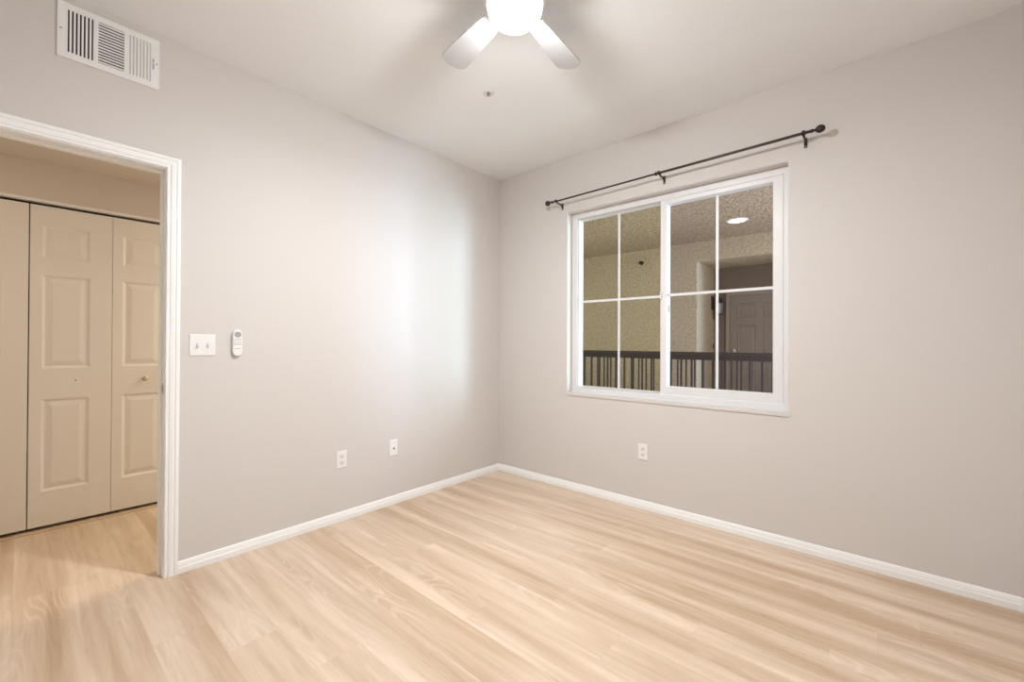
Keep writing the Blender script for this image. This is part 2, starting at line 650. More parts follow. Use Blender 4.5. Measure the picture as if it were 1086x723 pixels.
# fixed left light: thin glazing bead then glass
lx0, lx1, lz0, lz1 = WX0 + 0.056, MX + 0.008, WZ0 + 0.051, WZ1 - 0.050
bm = B()
rect_ring(bm, lx0, lz0, lx1, lz1, [(0, 0, 0, 0, GL_Y + 0.008), (0, 0, 0, 0, GL_Y - 0.046), (0.004, 0.003, 0.004, 0.003, GL_Y - 0.048), (0.012, 0.008, 0.012, 0.008, GL_Y), (0.012, 0.008, 0.012, 0.008, GL_Y + 0.008)])
fixed = obj('fixed_sash', bm, M['vinyl'], win)
bm = B(); box(bm, (lx0 + 0.008, GL_Y - 0.002, lz0 + 0.004), (lx1 - 0.002, GL_Y + 0.002, lz1 - 0.004))
obj('glass_pane', bm, M['glass_left'], fixed)
gz_l = 1.547
bm = B()
xm = 1.176
box(bm, (xm - 0.0085, GL_Y - 0.009, lz0 + 0.006), (xm + 0.0085, GL_Y - 0.003, lz1 - 0.006))
box(bm, (lx0 + 0.01, GL_Y - 0.009, gz_l - 0.0095), (xm - 0.0085, GL_Y - 0.003, gz_l + 0.0095))
box(bm, (xm + 0.0085, GL_Y - 0.009, gz_l - 0.0095), (lx1 - 0.004, GL_Y - 0.003, gz_l + 0.0095))
obj('muntin', bm, M['vinyl'], fixed, bevel=0.002)

# sliding right sash, on the inner track
sx0, sx1, sz0, sz1 = MX - 0.027, WX1 - 0.034, WZ0 + 0.047, WZ1 - 0.046
bm = B()
rect_ring(bm, sx0, sz0, sx1, sz1,
          [(0, 0, 0, 0, FY0 + 0.052), (0, 0, 0, 0, FY0 + 0.006), (0.002, 0.002, 0.002, 0.002, FY0 + 0.004), (0.045, 0.054, 0.054, 0.030, FY0 + 0.004),
           (0.048, 0.057, 0.056, 0.033, FY0 + 0.010), (0.0535, 0.060, 0.058, 0.036, GR_Y), (0.0535, 0.060, 0.058, 0.036, FY0 + 0.052)])
slider = obj('sliding_sash', bm, M['vinyl'], win)
bm = B()
box(bm, (sx0 + 0.052, GR_Y - 0.002, sz0 + 0.058), (sx1 - 0.056, GR_Y + 0.002, sz1 - 0.034))
obj('glass_pane', bm, M['glass_right'], slider)
xm, gz_r = 1.906, 1.551
bm = B()
box(bm, (xm - 0.0085, GR_Y - 0.009, sz0 + 0.060), (xm + 0.0085, GR_Y - 0.003, sz1 - 0.036))
box(bm, (sx0 + 0.0535, GR_Y - 0.009, gz_r - 0.0095), (xm - 0.0085, GR_Y - 0.003, gz_r + 0.0095))
box(bm, (xm + 0.0085, GR_Y - 0.009, gz_r - 0.0095), (sx1 - 0.058, GR_Y - 0.003, gz_r + 0.0095))
obj('muntin', bm, M['vinyl'], slider, bevel=0.002)
bm = B()
box(bm, (sx0 + 0.002, FY0 - 0.010, 1.52), (sx0 + 0.014, FY0 + 0.005, 1.575))
box(bm, (sx0 + 0.004, FY0 - 0.016, 1.535), (sx0 + 0.011, FY0 - 0.010, 1.56))
obj('latch', bm, M['vinyl'], slider, bevel=0.002)
bm = B()
box(bm, (sx0 + 0.050, FY0 + 0.022, 1.425), (sx0 + 0.0555, FY0 + 0.034, 1.475))
obj('pull_tab', bm, M['grey_plastic'], slider, bevel=0.001)
# sill and reveal liners
bm = B()
box(bm, (WX0 - 0.008, -0.007, WZ0 - 0.016), (WX1 + 0.010, 0.0, WZ0 + 0.001))
box(bm, (WX0 + 0.0008, -0.007, WZ0 + 0.0002), (WX1 - 0.0008, FY0, WZ0 + 0.003))
obj('window_sill', bm, M['wall'], win, bevel=0.0015)

# ---------------------------------------------------------------- ceiling fan with light
FC = Vector((1.634, -1.680, H))
fan = thing('ceiling_fan', 'white low-profile ceiling fan with a glowing round lens, blades at rest', 'ceiling fan', FC)
bm = B(); lathe(bm, FC, (0, 0, -1), [(0.0, 0.0005), (0.075, 0.0005), (0.085, 0.008), (0.088, 0.03), (0.080, 0.065), (0.060, 0.075), (0, 0.075)], 40)
obj('canopy', bm, M['fan_white'], fan, smooth=35)
bm = B(); lathe(bm, FC, (0, 0, -1), [(0.0, 0.074), (0.062, 0.074), (0.095, 0.085), (0.115, 0.105), (0.122, 0.13), (0.122, 0.172), (0.116, 0.186), (0.112, 0.19), (0, 0.19)], 48)
obj('motor_housing', bm, M['fan_white'], fan, smooth=35)
bm = B(); lathe(bm, FC, (0, 0, -1), [(0.0, 0.190), (0.104, 0.190), (0.108, 0.200), (0.107, 0.214), (0.099, 0.232), (0.082, 0.247), (0.056, 0.258), (0.027, 0.2635), (0, 0.265)], 48)
obj('light_lens', bm, M['lens'], fan, smooth=60)
bulb_d = bpy.data.lights.new('fan_bulb', 'POINT')
bulb_d.energy = FAN_UP
bulb_d.color = FAN_RGB
bulb_d.shadow_soft_size = 0.05
bulb = bpy.data.objects.new('fan_bulb', bulb_d)
COL.objects.link(bulb)
bulb.parent = fan
bulb.location = (0, 0, -0.213)
disc_d = bpy.data.lights.new('fan_lamp_disc', 'AREA')
disc_d.shape = 'DISK'
disc_d.size = 0.15
disc_d.energy = FAN_W
disc_d.color = FAN_RGB
disc = bpy.data.objects.new('fan_lamp_disc', disc_d)
COL.objects.link(disc)
disc.parent = fan
disc.location = (0, 0, -0.247)
away = math.atan2(d.y, d.x)
for k in range(5):
    a = away + math.radians(38) + k * 2 * PI / 5
    R_ = Matrix.Translation(FC) @ Matrix.Rotation(a, 4, 'Z') @ Matrix.Translation((0, 0, -0.160)) @ Matrix.Rotation(math.radians(10), 4, 'X')
    # outline of one blade, narrower at the root and rounded at the tip
    r0_, r1_ = 0.150, 0.518
    out = []
    w0, w1 = 0.042, 0.066
    for s in range(7):
        t = s / 6
        out.append((r0_ + (r1_ - 0.05 - r0_) * t, -(w0 + (w1 - w0) * (t ** 0.7))))
    for s in range(1, 9):
        th = -PI / 2 + PI * s / 9
        out.append((r1_ - 0.05 + 0.05 * math.cos(th), w1 * math.sin(th)))
    for s in range(6, -1, -1):
        t = s / 6
        out.append((r0_ + (r1_ - 0.05 - r0_) * t, (w0 + (w1 - w0) * (t ** 0.7))))
    bm = B()
    prism(bm, [R_ @ Vector((x, y, -0.003)) for x, y in out], (R_.to_3x3() @ Vector((0, 0, 0.006))))
    bl = obj('blade', bm, M['fan_blade'], fan, bevel=0.0015)
    bm = B()
    prism(bm, [R_ @ Vector((x, y, 0.003)) for x, y in ((0.100, -0.018), (0.16, -0.026), (0.205, -0.030), (0.215, 0.0), (0.205, 0.030), (0.16, 0.026), (0.100, 0.018))], (R_.to_3x3() @ Vector((0, 0, 0.004))))
    obj('blade_bracket', bm, M['fan_white'], bl, bevel=0.001)

# ---------------------------------------------------------------- ceiling sprinkler head
sp_ = thing('fire_sprinkler', 'small white fire sprinkler head on the ceiling', 'sprinkler', (0.917, -1.096, H))
bm = B(); lathe(bm, (0.917, -1.096, H), (0, 0, -1), [(0, 0.0003), (0.034, 0.0003), (0.033, 0.003), (0.022, 0.006), (0.016, 0.006), (0.015, 0.003), (0, 0.003)], 32)
obj('escutcheon', bm, M['fan_white'], sp_, smooth=35)
bm = B(); lathe(bm, (0.917, -1.096, H), (0, 0, -1), [(0, 0.003), (0.008, 0.003), (0.008, 0.009), (0.004, 0.011), (0.0035, 0.019), (0, 0.019)], 20)
for sg in (-1, 1):
    tube(bm, [(0.917 + sg * 0.007, -1.096, H - 0.008), (0.917 + sg * 0.008, -1.096, H - 0.014), (0.917 + sg * 0.003, -1.096, H - 0.020)], 0.0016, 8)
obj('nozzle', bm, M['button'], sp_, smooth=35)
bm = B(); lathe(bm, (0.917, -1.096, H), (0, 0, -1), [(0, 0.0185), (0.0095, 0.0185), (0.0095, 0.020), (0, 0.020)], 20)
obj('deflector', bm, M['steel'], sp_, smooth=35)

# ---------------------------------------------------------------- air vent
VY0, VY1, VZ0, VZ1 = -2.879, -2.527, 2.460, 2.706
vent = thing('air_vent', 'white three-bank air supply vent high on the wall over the doorway', 'vent', (0, -2.703, 2.583))
bm = B()
banks = [(-2.850, -2.761), (-2.748, -2.658), (-2.644, -2.556)]
bz0, bz1 = 2.489, 2.679
ys = [VY0] + [v for b_ in banks for v in b_] + [VY1]
T = 0.007
for i in range(0, len(ys) - 1, 2):
    box(bm, (0.0005, ys[i], bz0), (T, ys[i + 1], bz1))
box(bm, (0.0005, VY0, VZ0), (T, VY1, bz0))
box(bm, (0.0005, VY0, bz1), (T, VY1, VZ1))
bmesh.ops.remove_doubles(bm, verts=bm.verts, dist=1e-5)
obj('frame', bm, M['plastic'], vent)
bm = B()
fl = 0.006
sweep(bm, [[(0.0004, VY0 - 0.000, VZ0), (0.0075, VY0 + fl, VZ0 + fl), (T, VY0 + fl + .002, VZ0 + fl + .002)],
           [(0.0004, VY1, VZ0), (0.0075, VY1 - fl, VZ0 + fl), (T, VY1 - fl - .002, VZ0 + fl + .002)],
           [(0.0004, VY1, VZ1), (0.0075, VY1 - fl, VZ1 - fl), (T, VY1 - fl - .002, VZ1 - fl - .002)],
           [(0.0004, VY0, VZ1), (0.0075, VY0 + fl, VZ1 - fl), (T, VY0 + fl + .002, VZ1 - fl - .002)],
           [(0.0004, VY0, VZ0), (0.0075, VY0 + fl, VZ0 + fl), (T, VY0 + fl + .002, VZ0 + fl + .002)]])
obj('rim', bm, M['plastic'], vent)
bm = B()
box(bm, (0.0004, VY0 + 0.02, VZ0 + 0.02), (0.0014, VY1 - 0.02, VZ1 - 0.02))
obj('duct_opening', bm, M['duct'], vent)


def rot_box(bm, c, axis, ang, half):
    mtx = Matrix.Translation(c) @ Matrix.Rotation(ang, 4, axis)
    box(bm, [-h for h in half], half, mtx)


for bi, (a0, a1) in enumerate(banks):
    bm = B()
    if bi != 1:
        n = 7
        step = (a1 - a0) / n
        sgn = 1 if bi == 0 else -1
        for k in range(n):
            # bars between the seven slots
            y = a0 + (k + 1) * step
            if k < n - 1:
                box(bm, (0.0036, y - step * 0.27, bz0), (T, y + step * 0.27, bz1))
            if bi == 0:
                rot_box(bm, (0.0042, a0 + (k + 0.5) * step + step * 0.33, (bz0 + bz1) / 2), 'Z', math.radians(65), (0.0005, 0.0022, (bz1 - bz0) / 2))
            else:
                rot_box(bm, (0.0040, a0 + (k + 0.5) * step, (bz0 + bz1) / 2), 'Z', math.radians(-40), (0.0005, step * 0.20, (bz1 - bz0) / 2))
        box(bm, (0.0036, a0, bz0), (T, a0 + step * 0.30, bz1))
        box(bm, (0.0036, a1 - step * 0.30, bz0), (T, a1, bz1))
    else:
        n = 14
        step = (bz1 - bz0) / n
        for k in range(n):
            z = bz0 + (k + 0.5) * step
            rot_box(bm, (0.0052, (a0 + a1) / 2, z), 'Y', math.radians(30), (0.0009, (a1 - a0) / 2, step * 0.26))
    obj('louvre_bank', bm, M['plastic'] if bi != 2 else M['plastic'], vent)
bm = B(); box(bm, (T - 0.001, -2.5515, 2.555), (T + 0.0008, -2.5485, 2.605))
obj('lever_slot', bm, M['dark'], vent)
bm = B(); box(bm, (T, -2.554, 2.575), (T + 0.010, -2.546, 2.584))
obj('lever', bm, M['plastic'], vent, bevel=0.001)
for y in (-2.868, -2.537):
    bm = B(); lathe(bm, (T - 0.0005, y, 2.585), (1, 0, 0), [(0, 0), (0.0042, 0), (0.0038, 0.0014), (0, 0.002)], 16)
    obj('screw', bm, M['grey_plastic'], vent, smooth=40)


# ---------------------------------------------------------------- wall plates
def plate_profile(bm, o, e1, e2, nrm, w, h, t=0.006):
    """bevelled cover plate: o = centre on the wall"""
    o, e1, e2, nrm = Vector(o), Vector(e1), Vector(e2), Vector(nrm)
    st = []
    for ins, dpt in ((0, 0.0006), (0, 0.0022), (0.0035, t), (0.006, t + 0.0003)):
        a, c = w / 2 - ins, h / 2 - ins
        st.append([o + e1 * x + e2 * y + nrm * dpt for x, y in ((-a, -c), (a, -c), (a, c), (-a, c))])
    sweep(bm, st)


def screw(o, nrm, parent, rad=0.0032):
    bm = B(); lathe(bm, o, nrm, [(0, 0), (rad, 0), (rad * 0.9, 0.001), (0, 0.0014)], 14)
    obj('screw', bm, M['plastic'], parent, smooth=40)


def oriented_box(bm, o, e1, e2, n, a, b_, d0, d1):
    o, e1, e2, n = Vector(o), Vector(e1), Vector(e2), Vector(n)
    prism(bm, [o + e1 * x + e2 * y + n * d0 for x, y in ((-a, -b_), (a, -b_), (a, b_), (-a, b_))], n * (d1 - d0))


LE1, LE2, LN = (0, 1, 0), (0, 0, 1), (1, 0, 0)           # left wall frame
RE1, RE2, RN = (1, 0, 0), (0, 0, 1), (0, -1, 0)          # right wall frame

# double toggle switch
sc = (0, -2.3365, 1.180)
sw = thing('light_switch', 'white double toggle light switch plate between doorway and remote', 'light switch', sc)
bm = B(); plate_profile(bm, sc, LE1, LE2, LN, 0.118, 0.116)
obj('cover_plate', bm, M['plastic'], sw)
for s in (-1, 1):
    c = (0, sc[1] + s * 0.0232, sc[2])
    bm = B(); oriented_box(bm, c, LE1, LE2, LN, 0.0046, 0.0110, 0.005, 0.0068)
    obj('toggle_slot', bm, M['toggle'], sw)
    bm = B()
    prism(bm, [(0.006, c[1] - 0.004, c[2] - 0.007), (0.0155, c[1] - 0.0035, c[2] - 0.013), (0.0165, c[1] - 0.0035, c[2] - 0.007), (0.007, c[1] - 0.004, c[2] + 0.008)], (0, 0.0075, 0))
    obj('toggle', bm, M['toggle'], sw, bevel=0.0008)
    for t in (-1, 1):
        screw((0.0062, c[1], c[2] + t * 0.0302), LN, sw)

# fan remote in its wall cradle
rc = Vector((0, -2.1765, 1.193))
rem = thing('remote_control', 'white fan remote control in a wall cradle right of the light switch', 'remote control', rc)


def stadium(c, e1, e2, w, h, n=14):
    c, e1, e2 = Vector(c), Vector(e1), Vector(e2)
    rr = w / 2
    pts = []
    for k in range(n + 1):
        th = PI * k / n
        pts.append(c + e1 * rr * math.cos(th) + e2 * (h / 2 - rr + rr * math.sin(th)))
    for k in range(n + 1):
        th = PI + PI * k / n
        pts.append(c + e1 * rr * math.cos(th) + e2 * (-h / 2 + rr + rr * math.sin(th)))
    return pts


bm = B()
sweep(bm, [stadium(rc + Vector((x, 0, -0.004)), LE1, LE2, w, h) for x, w, h in ((0.0006, 0.049, 0.136), (0.0065, 0.049, 0.136), (0.008, 0.046, 0.132))])
obj('cradle', bm, M['plastic'], rem, smooth=40)
bm = B()
sweep(bm, [stadium(rc + Vector((x, 0, 0)), LE1, LE2, w, h) for x, w, h in ((0.0082, 0.044, 0.145), (0.011, 0.047, 0.149), (0.018, 0.047, 0.149), (0.0215, 0.043, 0.145), (0.022, 0.037, 0.139))])
body = obj('remote_body', bm, M['plastic'], rem, smooth=40)
bm = B(); lathe(bm, rc + Vector((0.0215, 0, 0.046)), (1, 0, 0), [(0, 0), (0.0172, 0), (0.0168, 0.0012), (0.009, 0.0014), (0, 0.0010)], 32)
obj('dial_pad', bm, M['grey_plastic'], body, smooth=40)
for zz in (0.0185, 0.0045, -0.008):
    for yy in (-1, 0, 1):
        bm = B(); oriented_box(bm, rc + Vector((0, yy * 0.0118, zz)), LE1, LE2, LN, 0.0034, 0.0022, 0.0215, 0.0232)
        obj('button', bm, M['button'] if zz != 0.0045 else M['grey_plastic'], body, bevel=0.0005)
bm = B()
for k, wv in enumerate((0.0022, 0.0016, 0.0024, 0.0016, 0.0022, 0.0018)):
    oriented_box(bm, rc + Vector((0, -0.0112 + k * 0.0045, -0.0325)), LE1, LE2, LN, wv, 0.0011, 0.0218, 0.0223)
obj('printed_mark', bm, M['button'], body)


def duplex(name, c, e1, e2, n, label):
    c, e1, e2, n = Vector(c), Vector(e1), Vector(e2), Vector(n)
    t = thing(name, label, 'outlet', c)
    bm = B(); plate_profile(bm, c, e1, e2, n, 0.072, 0.116)
    obj('cover_plate', bm, M['plastic'], t)
    for s in (-1, 1):
        o = c + e2 * s * 0.0205
        bm = B()
        pts = []
        for k in range(24):
            th = 2 * PI * k / 24
            pts.append(o + e1 * 0.0172 * math.cos(th) + e2 * max(-0.0135, min(0.0135, 0.0172 * math.sin(th))) + n * 0.0058)
        prism(bm, pts, n * 0.0024)
        f = obj('receptacle', bm, M['outlet_face'], t, bevel=0.0004)
        bm = B()
        oriented_box(bm, o + e1 * -0.0065 + e2 * 0.002, e1, e2, n, 0.0013, 0.0046, 0.0082, 0.0085)
        oriented_box(bm, o + e1 * 0.0065 + e2 * 0.002, e1, e2, n, 0.0013, 0.0038, 0.0082, 0.0085)
        lathe(bm, o - e2 * 0.0082 + n * 0.0082, n, [(0, 0), (0.0026, 0), (0.0026, 0.0003), (0, 0.0003)], 12)
        obj('slots', bm, M['dark'], f)
    screw(c + n * 0.0062, n, t)
    return t


duplex('wall_outlet', (0, -1.554, 0.411), LE1, LE2, LN, 'white duplex outlet low on the wall with the doorway')
duplex('wall_outlet', (1.434, 0, 0.413), RE1, RE2, RN, 'white duplex outlet on the wall below the window')
cc = Vector((0, -1.1515, 0.4185))
cx = thing('cable_jack', 'white cable jack plate between the outlet and the room corner', 'cable jack', cc)
bm = B(); plate_profile(bm, cc, LE1, LE2, LN, 0.071, 0.116)
obj('cover_plate', bm, M['plastic'], cx)
bm = B(); lathe(bm, cc + Vector((0.006, 0, -0.006)), (1, 0, 0), [(0, 0), (0.0065, 0), (0.0065, 0.003), (0.0048, 0.003), (0.0048, 0.010), (0.0022, 0.010), (0.0022, 0.006), (0, 0.006)], 20)
obj('connector', bm, M['button'], cx, smooth=35)
for t in (-1, 1):
    screw(cc + Vector((0.0062, 0, t * 0.042)), LN, cx)

# ---------------------------------------------------------------- curtain rod
RYO = -0.09
zr = lambda x: 2.3665 + (x - 0.624) * (0.0215 / 1.869)
rod = thing('curtain_rod', 'dark bronze curtain rod with ball finials mounted above the window', 'curtain rod', (1.56, 0, 2.377))
P_ = lambda x: Vector((x, RYO, zr(x)))
bm = B(); cyl(bm, P_(0.68), P_(1.60), 0.0062, 20)
obj('inner_tube', bm, M['bronze'], rod, smooth=40)
bm = B(); cyl(bm, P_(1.555), P_(2.452), 0.0082, 24)
lathe(bm, P_(1.552), (1, 0, 0), [(0.0082, 0), (0.0125, 0.002), (0.0125, 0.012), (0.0082, 0.015)], 24)
obj('outer_tube', bm, M['bronze'], rod, smooth=40)
for xs, sg, rb in ((0.683, -1, 0.0215), (2.447, 1, 0.0215)):
    bm = B()
    prof = [(0.0, -0.001), (0.0098, 0.0), (0.0112, 0.004), (0.0098, 0.008), (0.0068, 0.012), (0.0068, 0.016), (0.0098, 0.022)]
    if sg < 0:
        prof = [(0.0, -0.001), (0.0120, 0.0), (0.0125, 0.006), (0.0070, 0.010), (0.0060, 0.022), (0.0085, 0.030)]
    h0 = prof[-1][1]
    c0 = h0 + rb * 0.93
    for k in range(1, 15):
        th = PI - math.acos(min(1, 0.9)) - (PI - math.acos(0.9)) * k / 14
        prof.append((max(0.0, rb * math.sin(th)), c0 + rb * 1.08 * math.cos(th)))
    prof[-1] = (0.0, prof[-1][1])
    lathe(bm, P_(xs), (sg, 0, 0), prof, 28)
    obj('finial', bm, M['bronze'], rod, smooth=40)
for xb, rr in ((0.722, 0.0062), (1.585, 0.0082), (2.412, 0.0082)):
    zb = zr(xb)
    bm = B()
    # wall plate
    prism(bm, [(xb - 0.008, -0.0005, zb - 0.052), (xb + 0.008, -0.0005, zb - 0.052), (xb + 0.008, -0.0005, zb + 0.004), (xb - 0.008, -0.0005, zb + 0.004)], (0, -0.0035, 0))
    br = obj('bracket', bm, M['bronze'], rod, bevel=0.001)
    bm = B()
    pts = [(xb, -0.004, zb - 0.030), (xb, -0.014, zb - 0.022), (xb, -0.024, zb - 0.014), (xb, -0.045, zb - 0.0135), (xb, -0.070, zb - 0.0135)]
    pts += [(xb, -0.080, zb - 0.0130)]
    tube(bm, pts, 0.0058, 10)
    # cradle under the rod, open at the top
    ring = []
    for k in range(0, 13):
        th = PI + PI * k / 12
        ring.append((xb, RYO + (rr + 0.003) * math.cos(th), zb + (rr + 0.003) * math.sin(th)))
    ring = [(xb, ring[0][1], zb + 0.010)] + ring + [(xb, ring[-1][1], zb + 0.010)]
    for s in (-0.006, -0.002, 0.002, 0.006):
        tube(bm, [(x + s, y, z) for x, y, z in ring], 0.0026, 8)
    obj('arm', bm, M['bronze'], br, smooth=50)
    bm = B()
    lathe(bm, (xb, RYO - rr - 0.004, zb), (0, -1, 0), [(0, 0), (0.003, 0), (0.003, 0.006), (0.006, 0.007), (0.006, 0.013), (0, 0.014)], 14)
    obj('thumb_screw', bm, M['bronze'], br, smooth=40)
    for t in (-0.044, -0.010):
        bm = B(); lathe(bm, (xb, -0.004, zb + t), (0, -1, 0), [(0, 0), (0.0035, 0), (0.003, 0.0012), (0, 0.0016)], 12)
        obj('screw', bm, M['steel'], br, smooth=40)

# ---------------------------------------------------------------- closet doors in the hallway
LEAF = 0.380
LX = -1.284


def leaf_mesh(y0, y1, z0=0.020, z1=2.060, th=0.030):
    bm = B()
    w = y1 - y0
    pz = [(0.240, 0.826), (1.022, 1.620), (1.725, 1.938)]
    py0, py1 = y0 + 0.053, y0 + 0.053 + 0.219
    if py1 > y1 - 0.05:
        py1 = y1 - 0.053
    yl = [y0, py0, py1, y1]
    zl = [z0] + [v for p in pz for v in p] + [z1]
    V = {}

    def v(y, z, x):
        k = (round(y, 5), round(z, 5), round(x, 5))
        if k not in V:
            V[k] = bm.verts.new((x, y, z))
        return V[k]
    for i in range(3):
        for j in range(len(zl) - 1):
            ya, yb, za, zb = yl[i], yl[i + 1], zl[j], zl[j + 1]
            if i == 1 and j % 2 == 1:
                prev = None
                for ins, dp in ((0, 0), (0.006, -0.003), (0.013, -0.0085), (0.020, -0.0085), (0.046, -0.0015), (0.050, -0.0010)):
                    cur = [v(y, z, LX + dp) for y, z in ((ya + ins, za + ins), (yb - ins, za + ins), (yb - ins, zb - ins), (ya + ins, zb - ins))]
                    if prev:
                        for k in range(4):
                            bm.faces.new((prev[k], prev[(k + 1) % 4], cur[(k + 1) % 4], cur[k]))
                    prev = cur
                bm.faces.new(prev)
            else:
                bm.faces.new((v(ya, za, LX), v(yb, za, LX), v(yb, zb, LX), v(ya, zb, LX)))
    # edges and back
    b0 = [v(y, z, LX - th) for y, z in ((y0, z0), (y1, z0), (y1, z1), (y0, z1))]
    bm.faces.new(list(reversed(b0)))
    bm.faces.new([v(y, z0, LX) for y in yl] + [b0[1], b0[0]])
    bm.faces.new([v(y, z1, LX) for y in reversed(yl)] + [b0[3], b0[2]])
    bm.faces.new([v(y1, z, LX) for z in zl] + [b0[2], b0[1]])
    bm.faces.new([v(y0, z, LX) for z in reversed(zl)] + [b0[0], b0[3]])
    return bm


def closet_pair(yr, label, knob_leaf):
    t = thing('bifold_door', label, 'closet door', (LX, yr - LEAF, 0.0), 'bifold closet doors')
    for k in (0, 1):
        y1 = yr - k * (LEAF + 0.002)
        lf = obj('leaf', leaf_mesh(y1 - LEAF, y1), M['closet_door'], t, bevel=0.0012)
        if k == knob_leaf:
            bm = B(); lathe(bm, (LX, y1 - LEAF + 0.172, 0.930), (1, 0, 0), [(0, 0.0002), (0.013, 0.0002), (0.013, 0.003), (0.007, 0.006), (0.0065, 0.014), (0.012, 0.019), (0.0165, 0.025), (0.0160, 0.031), (0.010, 0.035), (0, 0.036)], 24)
            obj('knob', bm, M['brass'], lf, smooth=40)
        else:
            bm = B(); lathe(bm, (LX, y1 - 0.174, 0.940), (1, 0, 0), [(0, 0.0001), (0.004, 0.0001), (0.004, 0.0008), (0, 0.0008)], 12)
            obj('screw_hole', bm, M['dark'], lf)
    return t


closet_pair(-2.180, 'cream six-panel bifold closet door with round knob, beside the door jamb', 0)
closet_pair(-2.180 - 2 * LEAF - 0.007, 'cream bifold closet door at the far left edge of the doorway', 1)
bm = B()
box(bm, (-1.312, -3.75, 2.076), (-1.258, -2.172, 2.0935))
tag(obj('closet_track', bm, M['trim'], bevel=0.001), 'white metal track above the bifold closet doors', 'door track')
bm = B()
box(bm, (-1.243, -3.75, 0.0004), (-1.224, -2.172, 0.005))
tag(obj('floor_strip', bm, M['threshold'], bevel=0.001), 'thin pale floor strip in front of the closet doors', 'threshold')

# ---------------------------------------------------------------- breezeway outside the window
FWY = 4.0
SOF = 2.80
RXA, RXB, RZ = 0.544, 2.35, 2.492   # recess with the entry door
BXW, BXE = -3.2, 3.1
bm = B()
prism(bm, [(x, FWY, z) for x, z in ((BXW, -0.2), (RXA, -0.2), (RXA, RZ), (RXB, RZ), (RXB, -0.2), (BXE, -0.2), (BXE, SOF + 0.1), (BXW, SOF + 0.1))], (0, 0.9, 0))
label_struct(struct('wall_breezeway', bm, M['stucco'], bevel=0.012), 'tan textured stucco wall across the breezeway, with a recessed entry', 'wall')
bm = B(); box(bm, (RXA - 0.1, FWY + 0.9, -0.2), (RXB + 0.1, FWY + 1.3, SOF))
label_struct(struct('wall_entry', bm, M['entry_wall']), 'back wall of the entry recess across the breezeway, shade painted in as dark taupe', 'wall')
bm = B(); box(bm, (BXW, ET, SOF), (BXE, FWY + 1.3, SOF + 0.15))
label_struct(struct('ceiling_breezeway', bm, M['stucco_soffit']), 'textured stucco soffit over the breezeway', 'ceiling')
bm = B(); box(bm, (BXW - 0.15, ET, -0.2), (BXW, FWY + 1.3, SOF))
struct('wall_breezeway_end', bm, M['stucco'])
bm = B(); box(bm, (BXW, ET, -0.2), (BXE, 1.78, -0.02))
struct('floor_walkway', bm, M['concrete'])
bm = B(); box(bm, (BXW, 2.72, -0.2), (BXE, FWY + 1.3, -0.02))
struct('floor_landing', bm, M['concrete'])


def railing(y, x0, x1, ph, sp, label):
    t = thing('balcony_railing', label, 'railing', ((x0 + x1) / 2, y, -0.02), 'breezeway railings')
    bm = B(); box(bm, (x0, y - 0.024, 1.031), (x1, y + 0.024, 1.094))
    obj('top_rail', bm, M['rail_iron'], t, bevel=0.004)
    bm = B(); box(bm, (x0, y - 0.014, 0.070), (x1, y + 0.014, 0.098))
    obj('bottom_rail', bm, M['rail_iron'], t, bevel=0.003)
    k = math.ceil((x0 + 0.03 - ph) / sp)
    first = None
    while ph + k * sp < x1 - 0.03:
        x = ph + k * sp
        if first is None:
            bm = B(); box(bm, (x - 0.0085, y - 0.0085, 0.097), (x + 0.0085, y + 0.0085, 1.033))
            first = obj('baluster', bm, M['rail_iron'], t, loc=(x, y, 0.5))
            fx = x
        else:
            c = first.copy()
            COL.objects.link(c)
            c.parent = t
            c.location = first.location + Vector((x - fx, 0, 0))
        k += 1
    for x in (x0 + 0.02, x1 - 0.02):
        bm = B(); box(bm, (x - 0.02, y - 0.02, -0.0195), (x + 0.02, y + 0.02, 1.033))
        obj('post', bm, M['rail_iron'], t, bevel=0.002)


railing(1.70, -1.6, 2.9, 0.0069, 0.110, 'dark brown metal railing just outside the window, the nearer one')
railing(2.80, -2.4, 2.9, 0.0138, 0.110, 'dark brown metal railing standing before the stucco wall, the farther one')

# recessed soffit light
lc = Vector((1.322, 3.100, SOF))
rl = thing('recessed_light', 'glowing round recessed light in the breezeway soffit', 'ceiling light', lc)
bm = B(); lathe(bm, lc, (0, 0, -1), [(0.102, 0.0005), (0.128, 0.0005), (0.126, 0.004), (0.107, 0.009), (0.102, 0.006)], 40)
obj('trim_ring', bm, M['plastic'], rl, smooth=40)
bm = B(); lathe(bm, lc, (0, 0, -1), [(0, 0.0006), (0.102, 0.0006), (0.102, 0.005), (0.07, 0.008), (0, 0.009)], 40)
obj('lens', bm, M['soffit_lens'], rl, smooth=40)

# sidewall sprinkler on the stucco
sc2 = Vector((-0.375, FWY, 2.580))
sh = thing('wall_sprinkler', 'small bronze knob-like sprinkler head on the stucco wall outside', 'sprinkler', sc2)
bm = B(); lathe(bm, sc2, (0, -1, 0), [(0, -0.004), (0.035, -0.004), (0.034, 0.006), (0.018, 0.012), (0, 0.012)], 24)
obj('escutcheon', bm, M['bronze'], sh, smooth=40)
bm = B(); lathe(bm, sc2, (0, -1, 0), [(0, 0.011), (0.013, 0.011), (0.013, 0.05), (0.022, 0.054), (0.026, 0.064), (0.022, 0.074), (0, 0.078)], 24)
obj('head', bm, M['bronze'], sh, smooth=40)

